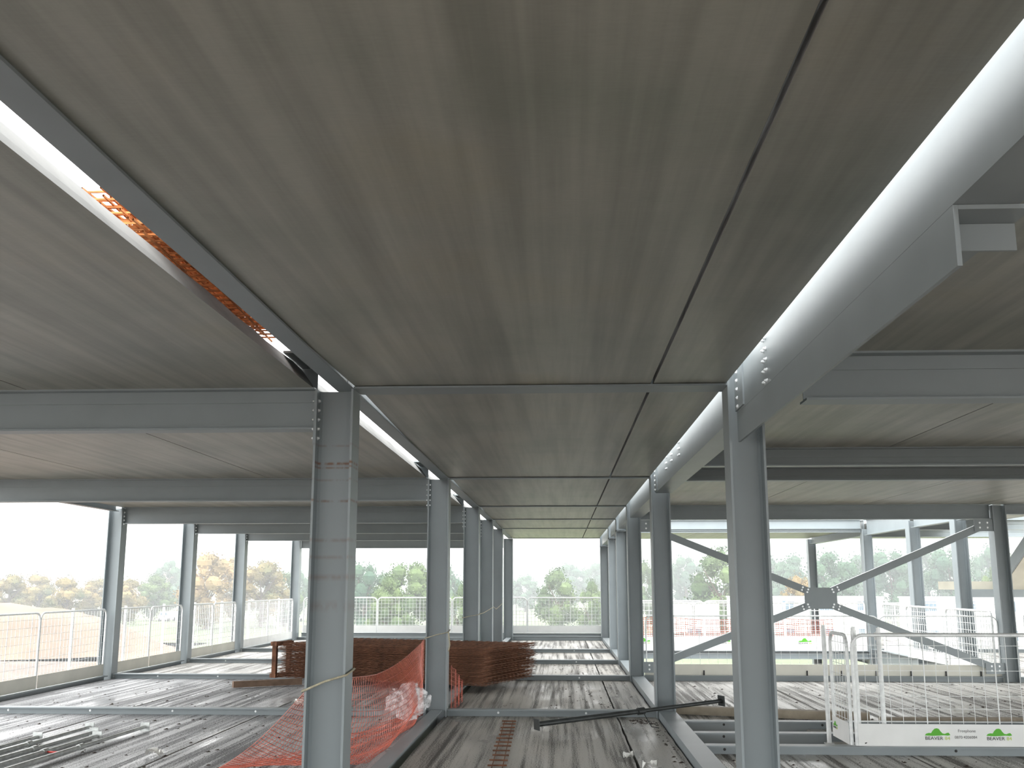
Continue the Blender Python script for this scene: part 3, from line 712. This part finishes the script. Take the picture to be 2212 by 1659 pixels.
PL = [((-5.55, 9.4, .04), (-5.45, 12.3, .04), 'galvanised prop lying in the left bay, leftmost of the bundle'), ((-5.35, 9.2, .04), (-5.22, 11.9, .04), 'galvanised prop lying in the left bay, second from the left'),
      ((-5.14, 9.2, .04), (-5.05, 11.6, .04), 'galvanised prop with red handle lying in the left bay'), ((-4.95, 9.0, .04), (-4.82, 12.35, .04), 'galvanised prop lying in the left bay, rightmost of the bundle'),
      ((-5.75, 9.0, .04), (-5.66, 11.5, .04), 'galvanised prop lying in the left bay at the picture edge')]
for k, (a, b, lb) in enumerate(PL): prop((a[0], a[1], .055), (b[0], b[1], .055), M['prop'], lb, 'props lying in the left bay', handle=(k == 2))
# rusty ladder of short bars on the walkway
lad = empty('rebar_ladder', (-.66, 11.6, 0)); tag(lad, 'short rusty bars wired like a ladder, lying on the walkway planks', 'reinforcement')
for k in range(14):
    y = 9.6 + .29 * k; cxl = -.60 - .015 * (y - 9.6); mb = MB(); mb.tube((cxl - .085 + random.uniform(-.01, .01), y + random.uniform(-.02, .02), .018), (cxl + .085, y + random.uniform(-.02, .02), .018), .008, 6)
    mb.build('rung', M['rust'], lad)
MB().tube((-.65, 9.5, .008), (-.72, 13.5, .008), .005, 5).tube((-.55, 9.5, .008), (-.62, 13.5, .008), .005, 5).build('side_wires', M['rust'], lad)
def scrap(loc, s, label, mat='paper'):
    rnd = random.Random(hash(label) % 999 if False else len(label) * 7 + int(abs(loc[0]) * 10)); mb = MB(); n = 4; vs = []; fs = []
    for i in range(n + 1):
        for j in range(n + 1): vs.append((loc[0] + (i / n - .5) * s + rnd.uniform(-.1, .1) * s, loc[1] + (j / n - .5) * s * 1.1 + rnd.uniform(-.1, .1) * s, loc[2] + .005 + rnd.random() * s * .55))
    for i in range(n):
        for j in range(n): fs.append((i * (n + 1) + j, (i + 1) * (n + 1) + j, (i + 1) * (n + 1) + j + 1, i * (n + 1) + j + 1))
    o = MB().add(vs, fs).build('paper_scrap', M[mat]); tag(o, label, 'scrap', 'white scraps on the planks'); return o
scrap((.64, 10.75, 0), .10, 'white paper scrap left of the walkway joint')
scrap((.80, 10.15, 0), .13, 'white paper scrap right of the walkway joint')
scrap((-4.05, 10.65, 0), .15, 'pale square scrap on the dark left planks')
scrap((5.25, 14.6, 0), .18, 'white scrap on the right planks behind the logo fence')
scrap((-3.7, 15.0, 0), .16, 'white scrap on the left planks before the mesh pile')
scrap((-3.4, 14.8, 0), .10, 'small white scrap beside the larger one before the mesh pile')
tm = empty('timber_board', (2.6, 13.35, .05)); tag(tm, 'pale brown board lying behind the close floor beams at the right', 'timber')
MB().obar((2.55, 14.0, .06), (.96, -.28, 0), 0, 2.6, .16, .1).build('board', M['timber2'], tm)
tm = empty('timber_board', (5.5, 13.1, .0)); tag(tm, 'long brown board seen through the logo fence', 'timber')
MB().obar((5.6, 13.25, .055), (1, .02, 0), 0, 3.6, .12, .1).build('board', M['timber2'], tm)
# mud clods: uncountable grit lying on the planks
def clods(label, boxes, n, smin, smax):
    mb = MB()
    for (x0, x1, y0, y1) in boxes:
        for k in range(n):
            x = random.uniform(x0, x1); y = random.uniform(y0, y1); s = random.uniform(smin, smax) * random.uniform(.4, 1)
            vs = [(x + s * random.uniform(.7, 1.3) * a, y + s * random.uniform(.7, 1.5) * b, max(.0005, s * .5 * c)) for a, b, c in ((1, 0, 0), (0, 1, 0), (-1, 0, 0), (0, -1, 0), (.2, .1, 1), (.7, .7, .01), (-.7, -.7, .01))]
            mb.add(vs, [(0, 5, 4), (5, 1, 4), (1, 2, 4), (2, 6, 4), (6, 3, 4), (3, 0, 4), (0, 3, 6, 2, 1, 5)])
    o = mb.build('mud_clods', M['clod']); tag(o, label, 'mud', kind='stuff'); return o
clods('dark mud crumbs along the right floor beam of the walkway', [(1.06, 1.18, 9.0, 13.6), (.8, 1.1, 13.3, 13.7)], 55, .012, .03)
clods('dark mud crumbs scattered over the walkway planks', [(-.2, 1.1, 14.1, 18.8), (-.2, 1.1, 19.4, 22.6)], 90, .012, .03)
clods('dark grit scattered over the left planks', [(-7.8, -2.0, 9.5, 13.7), (-7.8, -2.0, 14.2, 18.8)], 260, .01, .03)
clods('dark grit scattered over the right planks', [(1.6, 7.5, 13.2, 18.8), (1.6, 7.5, 8.6, 10.8)], 240, .012, .035)

# ------------------------------------------------------------------ stair flight beyond the right columns
st = empty('concrete_stair', (10.9, 25, 1.5)); tag(st, 'beige concrete stair flight rising beyond the right outer column', 'stair')
M['beige'] = plain('beige_concrete', (0.62, 0.59, 0.50), 0.7, 0, .08, 2)
mb = MB(); ns = 10; prof = []
for k in range(ns):
    y = 25.0 - 3.0 * k / ns; z = 1.72 + 1.6 * k / ns; prof += [(y, z), (y, z + 1.6 / ns)]
prof += [(22.0, 3.32), (22.0, 3.1), (25.0, 1.5)]
n = len(prof); vs = [(x, y, z) for x in (10.1, 11.6) for y, z in prof]
MB().add(vs, [tuple(range(n)), tuple(range(2 * n - 1, n - 1, -1))] + [(i, n + i, n + (i + 1) % n, (i + 1) % n) for i in range(n)]).build('flight', M['beige'], st)
MB().box(9.2, 13.2, 25.0, 26.4, 1.55, 1.74).build('landing', M['beige'], st)
MB().box(9.2, 13.2, 24.9, 24.99, 1.38, 1.56).build('landing_beam', M['steel'], st)
MB().sweep([(-.02, -.14), (.02, -.14), (.02, .14), (-.02, .14)], (10.06, 25.05, 1.62), (10.06, 21.95, 3.27)).build('stringer', M['steel'], st)
MB().box(9.3, 9.4, 25.0, 25.1, 0, 1.38).box(13.0, 13.1, 25.0, 25.1, 0, 1.38).build('support_post', M['steel'], st)

# ------------------------------------------------------------------ outside
def ground_mat():
    m, n, l, b = new_mat('site_ground')
    z = stretched(n, l, (1, 1, 1), .035, 6); z2 = stretched(n, l, (1, 1, 1), .9, 5)
    r1 = ramp(n, l, z.outputs['Fac'], [(0.42, (0.10, 0.13, 0.06)), (0.52, (0.13, 0.165, 0.075)), (0.66, (0.19, 0.19, 0.12))])
    r2 = ramp(n, l, z2.outputs['Fac'], [(0.3, 0.7), (0.7, 1.0)])
    l.new(mixc(n, l, 1.0, r1.outputs[0], r2.outputs[0], 'MULTIPLY'), b.inputs['Base Color']); b.inputs['Roughness'].default_value = .95; return m
M['ground'] = ground_mat(); M['earth'] = plain('bare_earth', (0.13, 0.10, 0.08), .95, 0, .2, .3); M['sand'] = plain('sand_heap', (0.15, 0.112, 0.08), .95, 0, .22, .25, .5)
GZ = -4.4
g = MB(); g.box(-700, 700, -120, 900, GZ - .5, GZ); o = g.build('ground', M['ground']); tag(o, kind='structure')
for q_ in ((-95, -6, 34, 84), (-95, 95, -90, 33.9)):  # nearer patch is unseen, added so the bounce light turns less green
    o = MB().box(*q_, GZ + .001, GZ + .04).build('ground', M['earth']); tag(o, kind='structure')
def mound(cx_, cy_, rx, ry, h, label):
    mb = MB(); n = 40; vs = []; fs = []
    for i in range(n + 1):
        for j in range(n + 1):
            u = i / n * 2 - 1; v = j / n * 2 - 1; d = math.hypot(u, v)
            z = h * max(0, 1 - d ** 2.2) * (1 + .18 * noise.noise(Vector((u * 3, v * 3, cx_)))) + .15 * noise.noise(Vector((u * 9, v * 9, 2))) * (1 if d < 1 else 0)
            vs.append((cx_ + u * rx, cy_ + v * ry, GZ + max(0, z)))
    for i in range(n):
        for j in range(n): fs.append((i * (n + 1) + j, (i + 1) * (n + 1) + j, (i + 1) * (n + 1) + j + 1, i * (n + 1) + j + 1))
    o = mb.add(vs, fs).build('earth_mound', M['sand'], smooth=True); tag(o, label, 'earth mound'); return o
mound(-54, 98, 17, 14, 4.3, 'large sandy earth mound left of the building'); mound(-27, 78, 9, 7, 1.3, 'low brown spread of earth right of the large mound')

# trees
def leaf_mat(name, a, b_):
    m, n, l, b = new_mat(name)
    z = stretched(n, l, (1, 1, 1), 1.3, 3); r = ramp(n, l, z.outputs['Fac'], [(0.35, a), (0.65, b_)])
    l.new(r.outputs[0], b.inputs['Base Color']); b.inputs['Roughness'].default_value = .9; b.inputs['Specular IOR Level'].default_value = .15
    return m
LM = [leaf_mat('autumn_leaves', (0.06, 0.085, 0.04), (0.30, 0.20, 0.075)), leaf_mat('green_leaves', (0.04, 0.075, 0.035), (0.14, 0.19, 0.07)), leaf_mat('blue_green_leaves', (0.035, 0.08, 0.05), (0.09, 0.15, 0.085)),
      leaf_mat('yellow_leaves', (0.11, 0.10, 0.05), (0.36, 0.24, 0.11))]
M['bark'] = plain('bark', (0.12, 0.09, 0.07), .9)
def tree_proto(mat, seed, nleaf=6500, oval=1.0):
    rnd = random.Random(seed); root = empty('tree', (0, 0, -50))
    tr = MB(); tr.tube((0, 0, 0), (0, 0, .5), .03, 8, .018)
    for k in range(6):
        t = k * 1.05; tr.tube((0, 0, .28 + .03 * k), (.22 * math.cos(t), .22 * math.sin(t), .55 + .04 * k), .012, 5, .004)
    tr.build('trunk', M['bark'], root).location = (0, 0, 0)
    blobs = []
    for k in range(34):
        t = rnd.uniform(0, 2 * math.pi); h = rnd.uniform(.0, 1); rr = .30 * math.sqrt(max(.05, 1 - (2 * h - 1) ** 2)) * rnd.uniform(.5, 1)
        blobs.append((rr * math.cos(t), rr * math.sin(t), .13 + h * .74, rnd.uniform(.09, .17)))
    mb = MB()
    for k in range(nleaf):
        bx_, by_, bz_, br_ = rnd.choice(blobs)
        d = Vector((rnd.gauss(0, 1), rnd.gauss(0, 1), rnd.gauss(0, 1))).normalized(); rr = br_ * (rnd.random() ** .5)
        c = Vector((bx_, by_, bz_)) + d * rr
        s = rnd.uniform(.007, .015); a = Vector((rnd.gauss(0, 1), rnd.gauss(0, 1), rnd.gauss(0, 1))).normalized(); b2 = a.orthogonal().normalized(); a2 = a.cross(b2)
        mb.add([c + b2 * s, c + a2 * s, c - b2 * s, c - a2 * s], [(0, 1, 2, 3)])
    # dense inner mass so that no sky shows through the middle
    for bx_, by_, bz_, br_ in blobs:
        n1, n2 = 5, 7; vs = []; fs = []
        for i in range(n1 + 1):
            for j in range(n2):
                ph = math.pi * i / n1; th = 2 * math.pi * j / n2; r_ = br_ * .58 * rnd.uniform(.85, 1.1)
                vs.append((bx_ + r_ * math.sin(ph) * math.cos(th), by_ + r_ * math.sin(ph) * math.sin(th), bz_ + r_ * math.cos(ph)))
        for i in range(n1):
            for j in range(n2): fs.append((i * n2 + j, (i + 1) * n2 + j, (i + 1) * n2 + (j + 1) % n2, i * n2 + (j + 1) % n2))
        mb.add(vs, fs)
    mb.build('crown', mat, root).location = (0, 0, 0)
    return root
protos = [[tree_proto(LM[q], 11 + q * 5 + s) for s in range(2)] for q in range(4)]
first = set()
s_of = lambda Y: 2291.0 / Y
def tree_at(u, vtop, wpx, Y, kind, label, group):
    s = s_of(Y); X = (u - 1213) / s; zt = EYE + (1262 - vtop) / s; H = zt - GZ; Wd = wpx / s
    key = (kind, random.randint(0, 1)); p_ = protos[key[0]][key[1]]
    if key in first: p_ = copy_tree(p_)
    first.add(key)
    p_.location = (X, Y, GZ); k = H / .98; p_.scale = (Wd / .66, Wd / .66, k); p_.rotation_euler = (0, 0, random.uniform(0, 6)); tag(p_, label, 'tree', group)
T = [
 # hedge row of autumn trees behind the mound
 (-5, 1238, 96, 164, 0, 'autumn hedge tree at the left picture edge'), (62, 1236, 92, 178, 0, 'autumn hedge tree above the mound'), (125, 1243, 90, 162, 0, 'autumn hedge tree above the two white vans'),
 (188, 1246, 96, 177, 0, 'autumn hedge tree just left of the first outer column'), (258, 1246, 92, 163, 0, 'autumn hedge tree just right of the first outer column'), (318, 1240, 96, 179, 1, 'green hedge tree left of the second outer column'),
 (352, 1205, 70, 235, 2, 'hazy taller tree behind the second outer column'), (438, 1190, 125, 146, 3, 'big golden tree between the second and third outer columns'), (500, 1200, 90, 172, 3, 'golden tree touching the third outer column'),
 (560, 1208, 120, 152, 0, 'round olive and gold tree right of the third outer column'), (610, 1225, 80, 158, 1, 'low green tree before the far corner column'), (640, 1228, 50, 190, 2, 'bluish tree at the far corner column'),
 (118, 1178, 105, 420, 2, 'large hazy tree on the far left skyline'), (10, 1192, 80, 430, 2, 'hazy tree group at the far left picture edge'),
 (785, 1208, 100, 126, 2, 'green tree just right of the nearest left column'), (880, 1202, 130, 112, 1, 'large round green tree between the two nearest left columns'), (835, 1240, 100, 98, 1, 'low pale green bush before the large round tree'),
 (960, 1215, 70, 150, 2, 'hazy green tree behind the second left column'), (995, 1258, 60, 100, 1, 'small green tree right of the second left column'),
 (1050, 1225, 70, 210, 2, 'hazy tree behind the left walkway columns'), (1135, 1240, 70, 240, 2, 'hazy pale tree at the left of the walkway opening'), (1205, 1228, 100, 125, 1, 'yellow green round tree in the walkway opening'),
 (1275, 1252, 60, 120, 1, 'small green tree at the right of the walkway opening'), (1230, 1212, 80, 260, 2, 'tall hazy tree behind the round tree in the walkway opening'), (1290, 1210, 70, 270, 2, 'hazy tree behind the last right walkway column'),
 (1350, 1212, 60, 210, 2, 'hazy tree seen between right walkway columns'), (1395, 1212, 60, 150, 1, 'olive tree right of the third right column'), (1480, 1195, 80, 230, 2, 'hazy bluish tree left of the big olive tree'),
 (1552, 1186, 135, 120, 1, 'big olive green tree left of the nearest right column'), (1640, 1180, 90, 200, 2, 'hazy tree behind the nearest right column'), (1705, 1196, 95, 190, 2, 'hazy green tree left of the brace plate'),
 (1720, 1240, 80, 115, 3, 'low golden bush tree left of the brace plate'), (1790, 1184, 110, 150, 2, 'green hazy tree above the brace plate'), (1850, 1192, 90, 200, 2, 'hazy tree left of the corner column'),
 (1915, 1182, 110, 170, 2, 'broad hazy tree right of the corner column'), (1990, 1178, 100, 210, 2, 'hazy tree behind the slim pale column'), (2040, 1176, 110, 165, 2, 'hazy green tree between the slim column and the next'),
 (2120, 1178, 80, 190, 2, 'hazy tree between the last two right columns'), (2130, 1215, 60, 130, 1, 'brighter green tree low between the last two right columns'), (2195, 1180, 90, 150, 1, 'green tree behind the stair at the right edge'),
]
for t in T: tree_at(*t, 'trees beyond the site')
# wooded hill far behind
mb = MB(); n = 120; vs = []; fs = []
for i in range(n + 1):
    x = -260 + 620 * i / n
    h = GZ + 24 + 9 * noise.noise(Vector((x * .012, 3, 0))) + 4 * noise.noise(Vector((x * .06, 5, 0))) + 22 * max(0, min(1, (x - 20) / 90)) - 10 * max(0, min(1, (-x) / 160))
    for j, (yy, q) in enumerate(((470, 0), (510, .8), (560, 1), (620, .9))): vs.append((x, yy, GZ + (h - GZ) * q + (2 * noise.noise(Vector((x * .1, yy, 2))) if q else 0)))
for i in range(n):
    for j in range(3): fs.append((i * 4 + j, (i + 1) * 4 + j, (i + 1) * 4 + j + 1, i * 4 + j + 1))
o = mb.add(vs, fs).build('hill', LM[2], smooth=True); tag(o, kind='structure')

# houses
M['roof'] = plain('grey_slate_roof', (0.22, 0.21, 0.23), .8, 0, .1, 1); M['roof2'] = plain('red_tile_roof', (0.32, 0.18, 0.14), .8, 0, .1, 1); M['render'] = plain('white_render', (0.75, 0.74, 0.70), .8, 0, .05, 1); M['glass'] = plain('window_glass', (0.12, 0.17, 0.22), .15, 0, .1, 1)
def house(u, vr, wpx, Y, rm, label):
    s = s_of(Y); X = (u - 1213) / s; zt = EYE + (1262 - vr) / s; Wd = wpx / s; D = 8; r_ = empty('house', (X, Y, GZ)); tag(r_, label, 'house', 'houses behind the hedge')
    ze = zt - 3.2
    MB().add([(X - Wd / 2, Y, GZ), (X + Wd / 2, Y, GZ), (X + Wd / 2, Y + D, GZ), (X - Wd / 2, Y + D, GZ), (X - Wd / 2, Y, ze), (X + Wd / 2, Y, ze), (X + Wd / 2, Y + D, ze), (X - Wd / 2, Y + D, ze), (X - Wd / 2, Y + D / 2, zt - .1), (X + Wd / 2, Y + D / 2, zt - .1)],
             [(0, 1, 5, 4), (1, 2, 6, 9, 5), (2, 3, 7, 6), (3, 0, 4, 8, 7)]).build('walls', M['render'], r_)
    e2 = .4
    MB().add([(X - Wd / 2 - e2, Y - e2, ze - .2), (X + Wd / 2 + e2, Y - e2, ze - .2), (X + Wd / 2 + e2, Y + D / 2, zt), (X - Wd / 2 - e2, Y + D / 2, zt), (X + Wd / 2 + e2, Y + D + e2, ze - .2), (X - Wd / 2 - e2, Y + D + e2, ze - .2)],
             [(0, 1, 2, 3), (3, 2, 4, 5)]).build('roof', M[rm], r_)
    MB().box(X + Wd * .2, X + Wd * .2 + .7, Y + D / 2 - .4, Y + D / 2 + .4, zt - .5, zt + 1).build('chimney', M['render'], r_)
    for k in range(3):
        x = X - Wd * .3 + k * Wd * .3
        MB().box(x - .5, x + .5, Y - .03, Y - .005, ze - 1.7, ze - .5).build('window', M['glass'], r_)
house(20, 1226, 75, 300, 'roof', 'house with long grey roof at the left picture edge'); house(90, 1231, 38, 290, 'roof2', 'house with reddish roof above the hedge')
house(140, 1236, 55, 330, 'roof', 'pale house with grey roof left of the first outer column'); house(285, 1236, 45, 310, 'roof', 'house right of the first outer column'); house(345, 1238, 30, 320, 'roof2', 'small house before the second outer column')
# vans
def van(u, vb, wpx, Y, label, car=False):
    s = s_of(Y); X = (u - 1213) / s; Wd = wpx / s; H = Wd * (.52 if car else .75); D = Wd * 1.9; z0 = GZ + .3
    r_ = empty('car' if car else 'van', (X, Y, GZ)); tag(r_, label, 'car' if car else 'van', 'parked vehicles')
    w = Wd / 2
    pr2 = [(-w, z0), (w, z0), (w, z0 + H * .55), (w * .85, z0 + H), (-w * .85, z0 + H), (-w, z0 + H * .55)]
    n = 6; MB().add([(X + x, Y, z) for x, z in pr2] + [(X + x, Y + D, z) for x, z in pr2], sec_faces(6) + [tuple(range(5, -1, -1)), tuple(range(6, 12))]).build('body', M['white'], r_)
    MB().add([(X - w * .8, Y - .01, z0 + H * .58), (X + w * .8, Y - .01, z0 + H * .58), (X + w * .72, Y - .01, z0 + H * .92), (X - w * .72, Y - .01, z0 + H * .92)], [(0, 1, 2, 3)]).build('windscreen', M['glass'], r_)
    for sx_ in (-1, 1):
        for yy in (.25, D - .5): MB().tube((X + sx_ * w * .75, Y + yy, GZ + .33), (X + sx_ * w * 1.0, Y + yy, GZ + .33), .33, 12).build('wheel', M['dark'], r_)
van(147, 1350, 27, 138, 'white van parked before the hedge, larger of two'); van(178, 1350, 24, 146, 'white car parked beside the white van', True); van(112, 1340, 22, 150, 'white vehicle half hidden by the mound')
van(345, 1325, 22, 175, 'white vehicle parked below the hedge left of the second outer column'); van(640, 1262, 16, 175, 'white vehicle near the far left corner column', True)
van(1145, 1350, 26, 110, 'white vehicle behind the far fence in the walkway opening'); 
# site cabins
def cabin(x, y, L, D, z0, H, label, rz=0, nwin=4):
    r_ = empty('site_cabin', (x, y, z0)); tag(r_, label, 'cabin', 'white site cabins')
    MB().box(x, x + L, y, y + D, z0, z0 + H).build('shell', M['white'], r_); MB().box(x - .1, x + L + .1, y - .1, y + D + .1, z0 + H, z0 + H + .1).build('roof', M['white'], r_)
    for k in range(nwin):
        a = x + L * (k + .5) / nwin - .6; MB().box(a, a + 1.2, y - .03, y - .002, z0 + 1.1, z0 + 2.0).build('window', M['glass'], r_)
    return r_
cabin(16, 101, 14, 3, GZ, 2.45, 'white site cabin, lower one, behind the brace plate'); cabin(16, 101, 14, 3, GZ + 2.56, 2.3, 'white site cabin, upper one, behind the brace plate')
cabin(31.5, 98, 14, 3, GZ, 2.45, 'white site cabin at the right, lower one'); cabin(31.5, 98, 14, 3, GZ + 2.56, 2.3, 'white site cabin at the right with blue windows, upper one')
cabin(10, 100, 4.6, 2.6, GZ, 4.3, 'tall white box trailer behind the far wing fence', nwin=1)
cabin(-45, 52, 7, 3, GZ, 2.5, 'white roofed cabin below the left edge fence', nwin=1)
cabin(-56, 50, 8, 3, GZ, 2.5, 'white roofed cabin farther left below the left fence', nwin=3)

# ------------------------------------------------------------------ haze over the fields
hz = MB().box(-600, 600, 42, 880, GZ - .3, 120).build('haze', M['white'])
m = bpy.data.materials.new('morning_haze'); m.use_nodes = True; nn = m.node_tree.nodes; nn.clear()
out = nn.new('ShaderNodeOutputMaterial'); vsn = nn.new('ShaderNodeVolumeScatter'); vsn.inputs['Density'].default_value = 0.0021; vsn.inputs['Color'].default_value = (.95, .98, 1, 1)
m.node_tree.links.new(vsn.outputs[0], out.inputs['Volume']); hz.data.materials.clear(); hz.data.materials.append(m); tag(hz, 'thin pale haze over the fields and trees', 'haze', kind='stuff')
